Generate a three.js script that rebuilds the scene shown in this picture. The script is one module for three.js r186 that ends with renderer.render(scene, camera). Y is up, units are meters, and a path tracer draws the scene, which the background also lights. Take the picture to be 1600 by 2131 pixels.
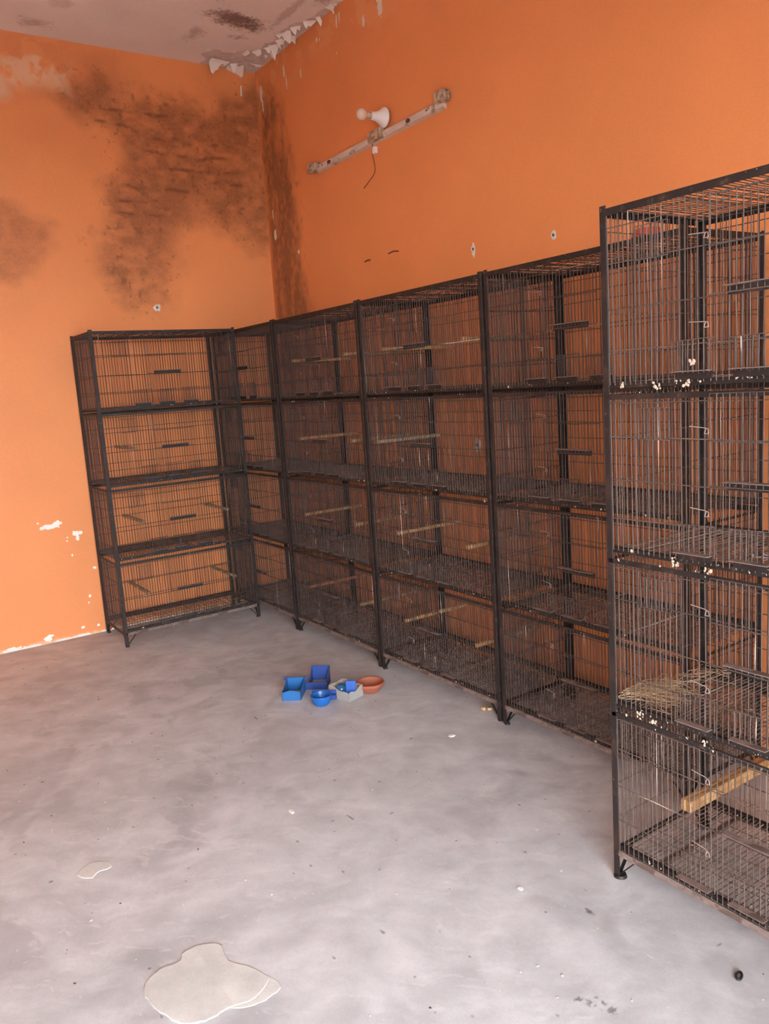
import * as THREE from 'three';
import { mergeGeometries } from 'three/addons/utils/BufferGeometryUtils.js';
import { RectAreaLightUniformsLib } from 'three/addons/lights/RectAreaLightUniformsLib.js';
import { RoundedBoxGeometry } from 'three/addons/geometries/RoundedBoxGeometry.js';

// ---------------------------------------------------------------- camera, sky, light, exposure
const scene = new THREE.Scene();
const renderer = new THREE.WebGLRenderer({ antialias: true });
renderer.toneMapping = THREE.LinearToneMapping;
renderer.toneMappingExposure = 0.685;
renderer.shadowMap.enabled = true;
RectAreaLightUniformsLib.init();

const camera = new THREE.PerspectiveCamera(64.95, 1600 / 2131, 0.05, 60);
camera.position.set(5.027, 1.406, 2.576);
camera.up.set(-0.09343, 0.98538, -0.14249);
camera.lookAt(5.027 - 0.82117, 1.406 - 0.15719, 2.576 - 0.5486);
scene.add(camera);

// room: corner at the origin, the long wall along +x (z = 0), the short wall along +z (x = 0)
const RX = 5.7, RZ = 4.6, RH = 3.447;
const DOOR = { z0: 1.6, z1: 3.6, h: 2.3 };

scene.background = new THREE.Color().setRGB(34, 36.6, 40);         // bright overcast sky outside the doorway
const doorLight = new THREE.RectAreaLight(new THREE.Color(0.92, 0.97, 1.0), 4.5, DOOR.z1 - DOOR.z0, DOOR.h);
doorLight.position.set(RX + 0.02, DOOR.h / 2, (DOOR.z0 + DOOR.z1) / 2);
doorLight.lookAt(0, DOOR.h / 2, (DOOR.z0 + DOOR.z1) / 2);
doorLight.name = 'doorway_daylight';
scene.add(doorLight);

// ---------------------------------------------------------------- helpers
function rng(seed) {
  let s = seed | 0;
  return () => { s = (s + 0x6d2b79f5) | 0; let t = Math.imul(s ^ (s >>> 15), 1 | s); t = (t + Math.imul(t ^ (t >>> 7), 61 | t)) ^ t; return ((t ^ (t >>> 14)) >>> 0) / 4294967296; };
}
const V = (x, y, z) => new THREE.Vector3(x, y, z);
const clamp = (x, a = 0, b = 1) => Math.min(b, Math.max(a, x));
const smooth = (a, b, x) => { const t = clamp((x - a) / (b - a)); return t * t * (3 - 2 * t); };
const mix = (a, b, t) => a + (b - a) * t;
const mix3 = (a, b, t) => [mix(a[0], b[0], t), mix(a[1], b[1], t), mix(a[2], b[2], t)];
const LAT = (() => { const r = rng(77), a = new Float32Array(65536); for (let i = 0; i < 65536; i++) a[i] = r(); return a; })();
function vn(x, y) {
  const xi = Math.floor(x), yi = Math.floor(y), fx = x - xi, fy = y - yi;
  const u = fx * fx * (3 - 2 * fx), v = fy * fy * (3 - 2 * fy);
  const a = LAT[((yi & 255) << 8) | (xi & 255)], b = LAT[((yi & 255) << 8) | ((xi + 1) & 255)];
  const c = LAT[(((yi + 1) & 255) << 8) | (xi & 255)], d = LAT[(((yi + 1) & 255) << 8) | ((xi + 1) & 255)];
  return a + (b - a) * u + (c - a) * v + (a - b - c + d) * u * v;
}
function fbm(x, y, oct = 4) { let s = 0, a = 0.5, n = 0; for (let i = 0; i < oct; i++) { s += a * vn(x, y); n += a; a *= 0.5; x = x * 2.03 + 17.3; y = y * 2.03 + 5.1; } return s / n; }

// colour texture whose texels are laid out in metres: f(xMetres, yMetres) -> [r,g,b] 0..255 sRGB
function paint(w, h, mx, my, f) {
  const d = new Uint8Array(w * h * 4);
  for (let j = 0; j < h; j++) for (let i = 0; i < w; i++) {
    const c = f((i + 0.5) / w * mx, (j + 0.5) / h * my), k = (j * w + i) * 4;
    d[k] = clamp(c[0], 0, 255); d[k + 1] = clamp(c[1], 0, 255); d[k + 2] = clamp(c[2], 0, 255); d[k + 3] = 255;
  }
  const t = new THREE.DataTexture(d, w, h, THREE.RGBAFormat);
  t.colorSpace = THREE.SRGBColorSpace; t.magFilter = THREE.LinearFilter; t.minFilter = THREE.LinearMipmapLinearFilter; t.generateMipmaps = true;
  t.wrapS = t.wrapT = THREE.RepeatWrapping; t.needsUpdate = true;
  return t;
}
function grey(w, h, mx, my, f) {
  const t = paint(w, h, mx, my, (x, y) => { const g = f(x, y) * 255; return [g, g, g]; });
  t.colorSpace = THREE.NoColorSpace; return t;
}
// signed distance to a polygon (positive inside), sampled on a coarse grid
function field(poly, mx, my, n = 160) {
  const nx = n, ny = Math.round(n * my / mx), a = new Float32Array((nx + 1) * (ny + 1));
  for (let j = 0; j <= ny; j++) for (let i = 0; i <= nx; i++) {
    const x = i / nx * mx, y = j / ny * my; let inside = false, best = 1e9;
    for (let k = 0, m = poly.length - 1; k < poly.length; m = k++) {
      const [ax, ay] = poly[m], [bx, by] = poly[k];
      if ((ay > y) !== (by > y) && x < (bx - ax) * (y - ay) / (by - ay) + ax) inside = !inside;
      const dx = bx - ax, dy = by - ay, t = clamp(((x - ax) * dx + (y - ay) * dy) / (dx * dx + dy * dy + 1e-12));
      best = Math.min(best, Math.hypot(x - ax - dx * t, y - ay - dy * t));
    }
    a[j * (nx + 1) + i] = inside ? best : -best;
  }
  return (x, y) => {
    const u = clamp(x / mx * nx, 0, nx - 0.001), v = clamp(y / my * ny, 0, ny - 0.001), i = Math.floor(u), j = Math.floor(v), fu = u - i, fv = v - j, q = j * (nx + 1) + i;
    return mix(mix(a[q], a[q + 1], fu), mix(a[q + nx + 1], a[q + nx + 2], fu), fv);
  };
}

const taken = new Set();
function numbered(name) { if (!taken.has(name)) { taken.add(name); return name; } for (let i = 1; ; i++) { const n = name + '_' + String(i).padStart(3, '0'); if (!taken.has(n)) { taken.add(n); return n; } } }
function mesh(name, geo, mat, parent) {
  const m = new THREE.Mesh(geo, mat); m.name = parent === scene ? numbered(name) : name; m.castShadow = m.receiveShadow = true; parent.add(m); return m;
}
function structure(name, geo, mat) { const m = mesh(name, geo, mat, scene); m.userData.kind = 'structure'; return m; }
function thing(name, label, category, pos = [0, 0, 0], turn = 0, group) {
  const g = new THREE.Group(); g.name = numbered(name); g.position.set(...pos); g.rotation.y = turn; scene.add(g);
  g.userData = { label, category }; if (group) g.userData.group = group; return g;
}
function tag(o, label, category, group) { Object.assign(o.userData, { label, category }); if (group) o.userData.group = group; return o; }
// uv in metres from the dominant axis of each face
function uvBox(geo, s = 1) {
  const g = geo.index ? geo.toNonIndexed() : geo; const p = g.attributes.position, n = p.count, uv = new Float32Array(n * 2);
  if (!g.attributes.normal) g.computeVertexNormals();
  const nn = g.attributes.normal;
  for (let i = 0; i < n; i++) {
    const ax = Math.abs(nn.getX(i)), ay = Math.abs(nn.getY(i)), az = Math.abs(nn.getZ(i));
    let u, v; if (ax >= ay && ax >= az) { u = p.getZ(i); v = p.getY(i); } else if (ay >= az) { u = p.getX(i); v = p.getZ(i); } else { u = p.getX(i); v = p.getY(i); }
    uv[2 * i] = u * s; uv[2 * i + 1] = v * s;
  }
  g.setAttribute('uv', new THREE.BufferAttribute(uv, 2)); return g;
}
function box(x0, y0, z0, x1, y1, z1) { const g = new THREE.BoxGeometry(Math.abs(x1 - x0), Math.abs(y1 - y0), Math.abs(z1 - z0)); g.translate((x0 + x1) / 2, (y0 + y1) / 2, (z0 + z1) / 2); return uvBox(g); }
function chamfered(x0, y0, z0, x1, y1, z1, r = 0.0015) { const g = new RoundedBoxGeometry(Math.abs(x1 - x0), Math.abs(y1 - y0), Math.abs(z1 - z0), 1, r); g.translate((x0 + x1) / 2, (y0 + y1) / 2, (z0 + z1) / 2); return uvBox(g); }
function merged(list) { return mergeGeometries(list.map((g) => { const h = g.index ? g.toNonIndexed() : g; for (const k of Object.keys(h.attributes)) if (!['position', 'normal', 'uv'].includes(k)) h.deleteAttribute(k); if (!h.attributes.uv) h.setAttribute('uv', new THREE.BufferAttribute(new Float32Array(h.attributes.position.count * 2), 2)); return h; })); }

// many thin wires in one geometry; each wire is a small prism that follows its points, with a colour of its own
class Wires {
  constructor() { this.p = []; this.n = []; this.c = []; this.i = []; }
  add(pts, r, col = [1, 1, 1], sides = 5) {
    const base = this.p.length / 3, T = new THREE.Vector3(), A = new THREE.Vector3(), B = new THREE.Vector3();
    for (let k = 0; k < pts.length; k++) {
      T.subVectors(pts[Math.min(k + 1, pts.length - 1)], pts[Math.max(k - 1, 0)]).normalize();
      A.set(0.31, 0.17, 0.93); if (Math.abs(T.dot(A)) > 0.8) A.set(0.95, 0.2, 0.1);
      A.addScaledVector(T, -A.dot(T)).normalize(); B.crossVectors(T, A);
      const c = typeof col === 'function' ? col(k / (pts.length - 1), pts[k]) : col;
      for (let s = 0; s < sides; s++) {
        const q = s / sides * Math.PI * 2, x = Math.cos(q), y = Math.sin(q), nx = A.x * x + B.x * y, ny = A.y * x + B.y * y, nz = A.z * x + B.z * y;
        this.p.push(pts[k].x + nx * r, pts[k].y + ny * r, pts[k].z + nz * r); this.n.push(nx, ny, nz); this.c.push(...c);
      }
      if (k) for (let s = 0; s < sides; s++) { const a = base + (k - 1) * sides + s, b = base + (k - 1) * sides + (s + 1) % sides, d = a + sides, e = b + sides; this.i.push(a, b, e, a, e, d); }
    }
    for (const [o, f] of [[base, 1], [base + (pts.length - 1) * sides, 0]]) for (let s = 1; s < sides - 1; s++) f ? this.i.push(o, o + s + 1, o + s) : this.i.push(o, o + s, o + s + 1);
    return this;
  }
  geo() {
    const g = new THREE.BufferGeometry(); g.setAttribute('position', new THREE.Float32BufferAttribute(this.p, 3)); g.setAttribute('normal', new THREE.Float32BufferAttribute(this.n, 3));
    g.setAttribute('color', new THREE.Float32BufferAttribute(this.c, 3)); g.setIndex(this.i); return g;
  }
}

// ---------------------------------------------------------------- materials
const ORANGE = [230, 145, 87], BROWN = [146, 90, 54];
const rollerBump = grey(512, 512, 1, 1, (x, y) => 0.5 * vn(x * 128, y * 128) + 0.3 * vn(x * 64, y * 64) + 0.2 * vn(x * 256, y * 256));
function bumpOf(rx, ry) { const t = rollerBump.clone(); t.repeat.set(rx, ry); t.needsUpdate = true; return t; }

// short wall (x = 0): metres are z and y
const leftStain = field([[1.30, 3.12], [1.12, 3.04], [1.03, 2.93], [0.97, 2.83], [1.06, 2.63], [1.05, 2.52], [1.18, 2.33], [1.12, 2.19], [1.08, 2.02], [0.96, 1.90], [0.76, 1.98], [0.66, 2.2], [0.62, 2.46], [0.46, 2.53], [0.3, 2.42], [-0.1, 2.30], [-0.1, 3.38], [0.3, 3.35], [0.55, 3.22], [0.89, 3.30], [1.2, 3.32]], RZ, RH);
const leftClear = field([[0.55, 3.45], [0.2, 3.33], [0.3, 3.2], [0.7, 3.22], [1.0, 3.38], [1.0, 3.46]], RZ, RH);
const leftBlob = field([[1.9, 2.56], [1.49, 2.55], [1.37, 2.44], [1.45, 2.24], [1.64, 2.12], [1.9, 2.15]], RZ, RH);
const leftPale = field([[1.9, 3.34], [1.54, 3.34], [1.38, 3.38], [1.2, 3.33], [1.16, 3.2], [1.36, 3.16], [1.55, 3.08], [1.9, 3.05]], RZ, RH);
const leftRed = field([[2.1, 3.46], [0.8, 3.46], [0.9, 3.2], [1.2, 3.1], [1.6, 3.0], [2.1, 3.0]], RZ, RH);
const jointsL = [[3.22, 0.55, 0.95], [3.11, 0.62, 1.10], [3.03, 0.85, 1.12], [2.97, 0.1, 0.75], [2.89, 0.25, 0.80], [2.81, 0.2, 0.7], [2.74, 0.1, 0.6], [2.68, 0.5, 1.03], [2.595, 0.66, 1.01], [2.52, 0.7, 1.0]];
const chipsL = [[1.605, 0.70, 0.062, 0.015], [1.562, 0.714, 0.022, 0.017], [1.462, 0.636, 0.022, 0.018], [1.457, 0.61, 0.012, 0.02], [1.44, 0.637, 0.016, 0.012], [1.70, 0.03, 0.022, 0.02], [1.685, 0.045, 0.02, 0.009], [1.90, 0.008, 0.06, 0.016], [1.80, 0.004, 0.07, 0.011], [1.43, 0.24, 0.008, 0.01], [1.44, 0.2, 0.006, 0.006], [1.49, 0.055, 0.012, 0.008], [1.40, 0.05, 0.008, 0.007], [1.38, 0.41, 0.009, 0.008], [1.50, 0.51, 0.005, 0.007], [1.67, 0.73, 0.006, 0.005], [0.814, 1.966, 0.021, 0.022], [1.5, 0.006, 0.05, 0.01], [1.6, 0.004, 0.06, 0.008], [1.52, 0.60, 0.004, 0.005], [1.515, 0.62, 0.005, 0.004], [1.3, 0.006, 0.1, 0.009], [1.0, 0.004, 0.2, 0.008]];
function chips(list, x, y) {
  let m = 0;
  for (const [cx, cy, rx, ry] of list) {
    const dx = (x - cx) / rx, dy = (y - cy) / ry; if (dx * dx + dy * dy > 3) continue;
    const e = Math.hypot(dx, dy) + 0.55 * (vn(x * 90, y * 90) - 0.5) + 0.3 * (vn(x * 300, y * 300) - 0.5);
    m = Math.max(m, smooth(1.02, 0.9, e));
  }
  return m;
}
const leftMap = paint(2048, 1640, RZ, RH, (z, y) => {
  const g = (vn(z * 420, y * 420) - 0.5) * 0.05 + (fbm(z * 3, y * 3, 4) - 0.5) * 0.06;
  let c = ORANGE.map((v) => v * (1 + g));
  if (z > 2.4) return c;
  const wx = (fbm(z * 6 + 9, y * 6, 3) - 0.5) * 0.22, wy = (fbm(z * 6, y * 6 + 31, 3) - 0.5) * 0.22;
  if (z < 2.4 && y > 1.7) {
    const grain = fbm(z * 16, y * 22, 4), big = fbm(z * 3.6 + 4, y * 4.4, 4), fine = vn(z * 140, y * 140);
    let m = smooth(-0.08, 0.14, leftStain(z + wx, y + wy)) * smooth(0.12, -0.06, leftClear(z + wx, y + wy));
    m *= clamp(0.3 + 0.9 * smooth(0.25, 0.75, grain * 0.5 + big * 0.5)) * (0.86 + 0.28 * fine);
    c = mix3(c, BROWN, clamp(m * 0.78));
    for (const [jy, a, b] of jointsL) {
      const yy = y - jy + 0.012 * (fbm(z * 9, jy * 7, 3) - 0.5) * 3, k = Math.exp(-(yy * yy) / 0.00012) * smooth(a - 0.06, a + 0.06, z) * smooth(b + 0.06, b - 0.06, z) * smooth(0.36, 0.66, fbm(z * 14 + jy * 50, y * 30, 3));
      c = mix3(c, [104, 62, 38], k * 0.6);
    }
    const sp = smooth(0.66, 0.80, fbm(z * 34, y * 30, 3)) * smooth(-0.12, 0.08, leftStain(z, y)) * smooth(0.12, -0.06, leftClear(z, y));
    c = mix3(c, [118, 72, 44], sp * 0.4);
    const mb = smooth(-0.07, 0.1, leftBlob(z + wx, y + wy)) * (0.35 + 0.75 * grain) * (0.8 + 0.4 * fine);
    c = mix3(c, BROWN, clamp(mb * 0.62));
    const red = smooth(-0.05, 0.12, leftRed(z + wx, y + wy)) * smooth(0.42, 0.6, fbm(z * 11 + 3, y * 13, 4));
    c = mix3(c, [206, 122, 78], red * 0.5);
    const pl = smooth(-0.06, 0.06, leftPale(z + wx, y + wy)) * smooth(0.44, 0.62, fbm(z * 13 + 40, y * 13, 4));
    c = mix3(c, [226, 190, 160], pl * 0.7);
  }
  const k = chips(chipsL, z, y); if (k > 0) c = mix3(c, [246, 240, 232], k);
  const e = smooth(0.022, 0.0, y - 0.012 * vn(z * 40, 3)); c = mix3(c, [214, 200, 186], e * 0.55);
  return c;
});
// long wall (z = 0): metres are x and y
const rightStain = field([[-0.1, 3.3], [0.14, 3.36], [0.22, 3.3], [0.29, 3.15], [0.37, 2.92], [0.45, 2.66], [0.47, 2.4], [0.42, 2.16], [0.5, 1.9], [0.5, 1.5], [-0.1, 1.5]], RX, RH, 260);
const chipsR = [[0.065, 3.30, 0.02, 0.05], [0.075, 3.22, 0.009, 0.05], [0.10, 2.42, 0.018, 0.035], [0.395, 2.262, 0.014, 0.012], [1.02, 3.37, 0.008, 0.03], [1.05, 3.385, 0.006, 0.03], [1.28, 3.28, 0.012, 0.03], [0.59, 3.25, 0.007, 0.03], [0.39, 3.33, 0.012, 0.03], [0.41, 3.26, 0.007, 0.035], [1.435, 3.30, 0.022, 0.06], [1.43, 3.36, 0.03, 0.05], [0.8, 3.36, 0.008, 0.015], [0.83, 3.35, 0.006, 0.012], [1.38, 3.4, 0.01, 0.02], [2.063, 1.995, 0.012, 0.034], [2.571, 1.968, 0.013, 0.02], [2.027, 1.081, 0.024, 0.035], [0.09, 2.55, 0.006, 0.03], [1.0, 3.22, 0.004, 0.006]];
const rightMap = paint(2048, 1124, RX, RH, (x, y) => {
  const g = (vn(x * 420, y * 420) - 0.5) * 0.05 + (fbm(x * 3 + 50, y * 3, 4) - 0.5) * 0.06;
  let c = ORANGE.map((v) => v * (1 + g));
  if (x < 1.2) {
    const wx = (fbm(x * 8 + 9, y * 5, 3) - 0.5) * 0.2, streak = fbm(x * 26, y * 5, 4), grain = fbm(x * 30 + 7, y * 24, 3);
    let m = smooth(-0.06, 0.12, rightStain(x + wx, y)) * clamp(0.45 + 0.7 * smooth(0.25, 0.75, streak * 0.45 + grain * 0.55)) * smooth(0.0, 0.1, x + 0.02);
    c = mix3(c, [136, 88, 58], clamp(m * 0.85));
    const sp = smooth(0.66, 0.78, fbm(x * 30 + 3, y * 18, 3)) * smooth(-0.1, 0.08, rightStain(x, y)); c = mix3(c, [110, 66, 42], sp * 0.4);
  }
  const top = smooth(3.15, 3.44, y + 0.3 * (fbm(x * 4, y * 5, 3) - 0.5)) * smooth(0.5, 0.62, fbm(x * 12 + 8, y * 12, 4)); c = mix3(c, [236, 168, 118], top * 0.6);
  const k = chips(chipsR, x, y); if (k > 0) c = mix3(c, [232, 222, 210], k);
  return c;
});
// ceiling: metres are x and z
const peel = field([[-0.1, -0.1], [1.15, -0.1], [1.05, 0.035], [0.86, 0.05], [0.72, 0.11], [0.6, 0.13], [0.5, 0.10], [0.42, 0.14], [0.33, 0.13], [0.30, 0.2], [0.22, 0.26], [0.24, 0.36], [0.15, 0.42], [0.06, 0.36], [-0.1, 0.40]], RX, RZ, 420);
const ceilMap = paint(2048, 1400, RX, RZ, (x, z) => {
  if (x > 2.4 || z > 2.6) { const q = 1 + (fbm(x * 4, z * 4, 3) - 0.5) * 0.07; return [238 * q, 232 * q, 228 * q]; }
  let g = 1 + (fbm(x * 4, z * 4, 4) - 0.5) * 0.07 + (vn(x * 260, z * 260) - 0.5) * 0.03, c = [238, 232, 228].map((v) => v * g);
  const pm = x > 1.4 || z > 0.7 ? 0 : smooth(-0.004, 0.006, peel(x + 0.05 * (fbm(x * 22, z * 22, 3) - 0.5), z + 0.05 * (fbm(x * 22 + 9, z * 22, 3) - 0.5)));
  c = mix3(c, [208, 200, 195].map((v) => v * (0.9 + 0.2 * fbm(x * 30, z * 30, 3))), pm);
  for (const [cx, cz, rx, rz, k] of [[0.66, 0.47, 0.09, 0.13, 0.7], [0.57, 0.28, 0.11, 0.09, 0.72], [0.68, 0.38, 0.12, 0.13, 0.25], [0.36, 0.56, 0.10, 0.05, 0.28], [0.16, 1.36, 0.08, 0.14, 0.3], [0.88, 0.60, 0.09, 0.08, 0.4], [1.1, 0.10, 0.12, 0.05, 0.4], [0.9, 0.2, 0.3, 0.03, 0.22], [0.45, 1.3, 0.06, 0.06, 0.15]]) {
    const d0 = Math.hypot((x - cx) / rx, (z - cz) / rz); if (d0 > 2.4) continue;
    const d = d0 + 1.9 * (fbm(x * 9 + cx * 30, z * 9, 4) - 0.5) + 0.5 * (vn(x * 90, z * 90) - 0.5);
    c = mix3(c, [96, 70, 58], k * smooth(1.15, 0.2, d));
  }
  return c;
});
// floor: metres are x and z
const floorMap = paint(2048, 2000, RX, RZ, (x, z) => {
  if (x > 4.9 || z > 3.1) { const q = 1 + (fbm(x * 5, z * 5, 3) - 0.5) * 0.2; return [195 * q, 196 * q, 197 * q]; }
  const a = x * 0.8 + z * 0.6, b = -x * 0.6 + z * 0.8;
  const w1 = fbm(x * 5 + 40, z * 5, 3) - 0.5, w2 = fbm(x * 5, z * 5 + 60, 3) - 0.5, xa = x + 0.12 * w1, za = z + 0.12 * w2;
  let g = 1 + (fbm(xa * 2.2, za * 2.2, 5) - 0.5) * 0.14 + (fbm(xa * 12 + 3, za * 12, 5) - 0.5) * 0.20 + (vn(x * 330, z * 330) - 0.5) * 0.05 + (fbm((a + 0.2 * w1) * 30, (b + 0.2 * w2) * 9, 4) - 0.5) * 0.10;
  let c = [195, 196, 197].map((v) => v * g);
  const dark = smooth(0.55, 0.75, fbm(xa * 6.1 + 20, za * 7.1 + 8, 5)) * smooth(0.4, 0.6, fbm(x * 1.3 + 3, z * 1.3, 3)); c = mix3(c, [150, 151, 152], dark * 0.42);
  const scuff = smooth(0.66, 0.8, fbm((a + 0.15 * w2) * 60 + 8, (b + 0.15 * w1) * 18, 3)) * smooth(0.45, 0.65, fbm(x * 2.4 + 70, z * 2.4, 3)); c = mix3(c, [224, 222, 220], scuff * 0.4);
  for (const [mx, mz, mr] of [[3.91, 1.345, 0.02], [3.88, 1.37, 0.010], [3.95, 1.335, 0.012], [3.69, 1.12, 0.008]]) { const d = Math.hypot(x - mx, z - mz) / mr; if (d < 1.6) c = mix3(c, [96, 94, 94], 0.7 * smooth(0.5, 0.7, fbm(x * 120, z * 90, 3)) * smooth(1.5, 0.6, d)); }
  const sp = vn(x * 60 + 11, z * 60); if (sp > 0.955) c = mix3(c, [228, 224, 218], 0.5 * smooth(0.955, 0.985, sp));
  const dk = vn(x * 34 + 91, z * 34 + 4); if (dk > 0.965) c = mix3(c, [90, 84, 80], 0.55 * smooth(0.965, 0.99, dk));
  return c;
});
const M = {};
const std = (o) => new THREE.MeshStandardMaterial(o);
M.wallL = std({ map: leftMap, roughness: 0.62, bumpMap: bumpOf(RZ, RH), bumpScale: 0.0006 });
M.wallR = std({ map: rightMap, roughness: 0.62, bumpMap: bumpOf(RX, RH), bumpScale: 0.0006 });
M.wallPlain = std({ color: new THREE.Color().setRGB(0.66, 0.31, 0.15), roughness: 0.7 });
M.ceil = std({ map: ceilMap, roughness: 0.85, bumpMap: bumpOf(RX, RZ), bumpScale: 0.0008 });
M.floor = std({ map: floorMap, roughness: 0.56, bumpMap: bumpOf(RX * 0.5, RZ * 0.5), bumpScale: 0.0008 });
M.flake = std({ color: 0xf4efe9, roughness: 0.8, side: THREE.DoubleSide });
M.outside = std({ color: 0x5c5a56, roughness: 0.9 });

// iron: dark paint with rust and flecks; the same tile in metres on posts and rails
const ironMap = paint(512, 512, 0.5, 0.5, (x, y) => {
  let c = [26, 20, 18].map((v) => v * (0.8 + 0.5 * fbm(x * 40, y * 40, 3)));
  c = mix3(c, [70, 46, 34], 0.5 * smooth(0.55, 0.75, fbm(x * 26 + 5, y * 18, 4)));
  c = mix3(c, [120, 102, 90], 0.35 * smooth(0.64, 0.8, fbm(x * 90 + 2, y * 60 + 7, 3)));
  const s = vn(x * 170 + 30, y * 170); if (s > 0.95) c = mix3(c, [214, 206, 196], smooth(0.95, 0.99, s));
  return c;
});
ironMap.repeat.set(2, 2);
M.iron = std({ map: ironMap, roughness: 0.6, metalness: 0.0 });
M.wire = std({ vertexColors: true, roughness: 0.62 });
const dustMap = paint(256, 256, 0.25, 0.25, (x, y) => mix3([118, 100, 92].map((v) => v * (0.85 + 0.3 * fbm(x * 70, y * 70, 3))), [72, 56, 48], 0.7 * smooth(0.55, 0.75, fbm(x * 40 + 3, y * 40, 4))));
dustMap.repeat.set(4, 4);
M.dusty = std({ map: dustMap, roughness: 0.85 });
M.dropping = std({ color: 0xb9a893, roughness: 0.9 });
function woodMap(a, b, s) {
  const t = paint(256, 256, 1, 1, (x, y) => { const g = fbm(x * 22 + s, y * 3 + s, 4); return mix3(a, b, smooth(0.3, 0.7, g)).map((v) => v * (0.93 + 0.14 * vn(x * 120, y * 20))); });
  t.repeat.set(6, 6); return t;
}
M.woodPale = std({ map: woodMap([190, 152, 104], [150, 110, 70], 3), roughness: 0.75 });
M.woodRed = std({ map: woodMap([170, 112, 78], [128, 78, 54], 8), roughness: 0.75 });
M.woodGrey = std({ map: woodMap([166, 146, 118], [120, 104, 86], 5), roughness: 0.85 });

// ---------------------------------------------------------------- room
function slab(x0, y0, z0, x1, y1, z1, mapUV) {
  const g = new THREE.BoxGeometry(x1 - x0, y1 - y0, z1 - z0).toNonIndexed(); g.translate((x0 + x1) / 2, (y0 + y1) / 2, (z0 + z1) / 2);
  const p = g.attributes.position, uv = g.attributes.uv; for (let i = 0; i < p.count; i++) { const [u, v] = mapUV(p.getX(i), p.getY(i), p.getZ(i)); uv.setXY(i, u, v); } return g;
}
const TH = 0.22;
structure('floor', slab(-TH, -0.2, -TH, RX + TH, 0, RZ + TH, (x, y, z) => [x / RX, z / RZ]), M.floor);
const ceiling = structure('ceiling', slab(-TH, RH, -TH, RX + TH, RH + 0.2, RZ + TH, (x, y, z) => [x / RX, z / RZ]), M.ceil);
const wallLeft = structure('wall_left', slab(-TH, 0, -TH, 0, RH, RZ + TH, (x, y, z) => [z / RZ, y / RH]), M.wallL);
const wallRight = structure('wall_right', slab(0, 0, -TH, RX + TH, RH, 0, (x, y, z) => [x / RX, y / RH]), M.wallR);
structure('wall_front', slab(0, 0, RZ, RX + TH, RH, RZ + TH, (x, y, z) => [x, y]), M.wallPlain);
{
  const s = new THREE.Shape(); s.moveTo(0, 0); s.lineTo(DOOR.z0, 0); s.lineTo(DOOR.z0, DOOR.h); s.lineTo(DOOR.z1, DOOR.h); s.lineTo(DOOR.z1, 0); s.lineTo(RZ, 0); s.lineTo(RZ, RH); s.lineTo(0, RH); s.closePath();
  const g = new THREE.ExtrudeGeometry(s, { depth: TH, bevelEnabled: false }); g.rotateY(-Math.PI / 2); g.translate(RX + TH, 0, 0);
  structure('wall_back', g, M.wallPlain);
}
structure('porch_roof', box(RX + TH, 2.62, 0.2, RX + TH + 1.7, 2.78, 6.0), M.outside);
structure('ground_outside', box(RX + TH, -0.2, -9, RX + 22, -0.06, 14), M.outside);

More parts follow.
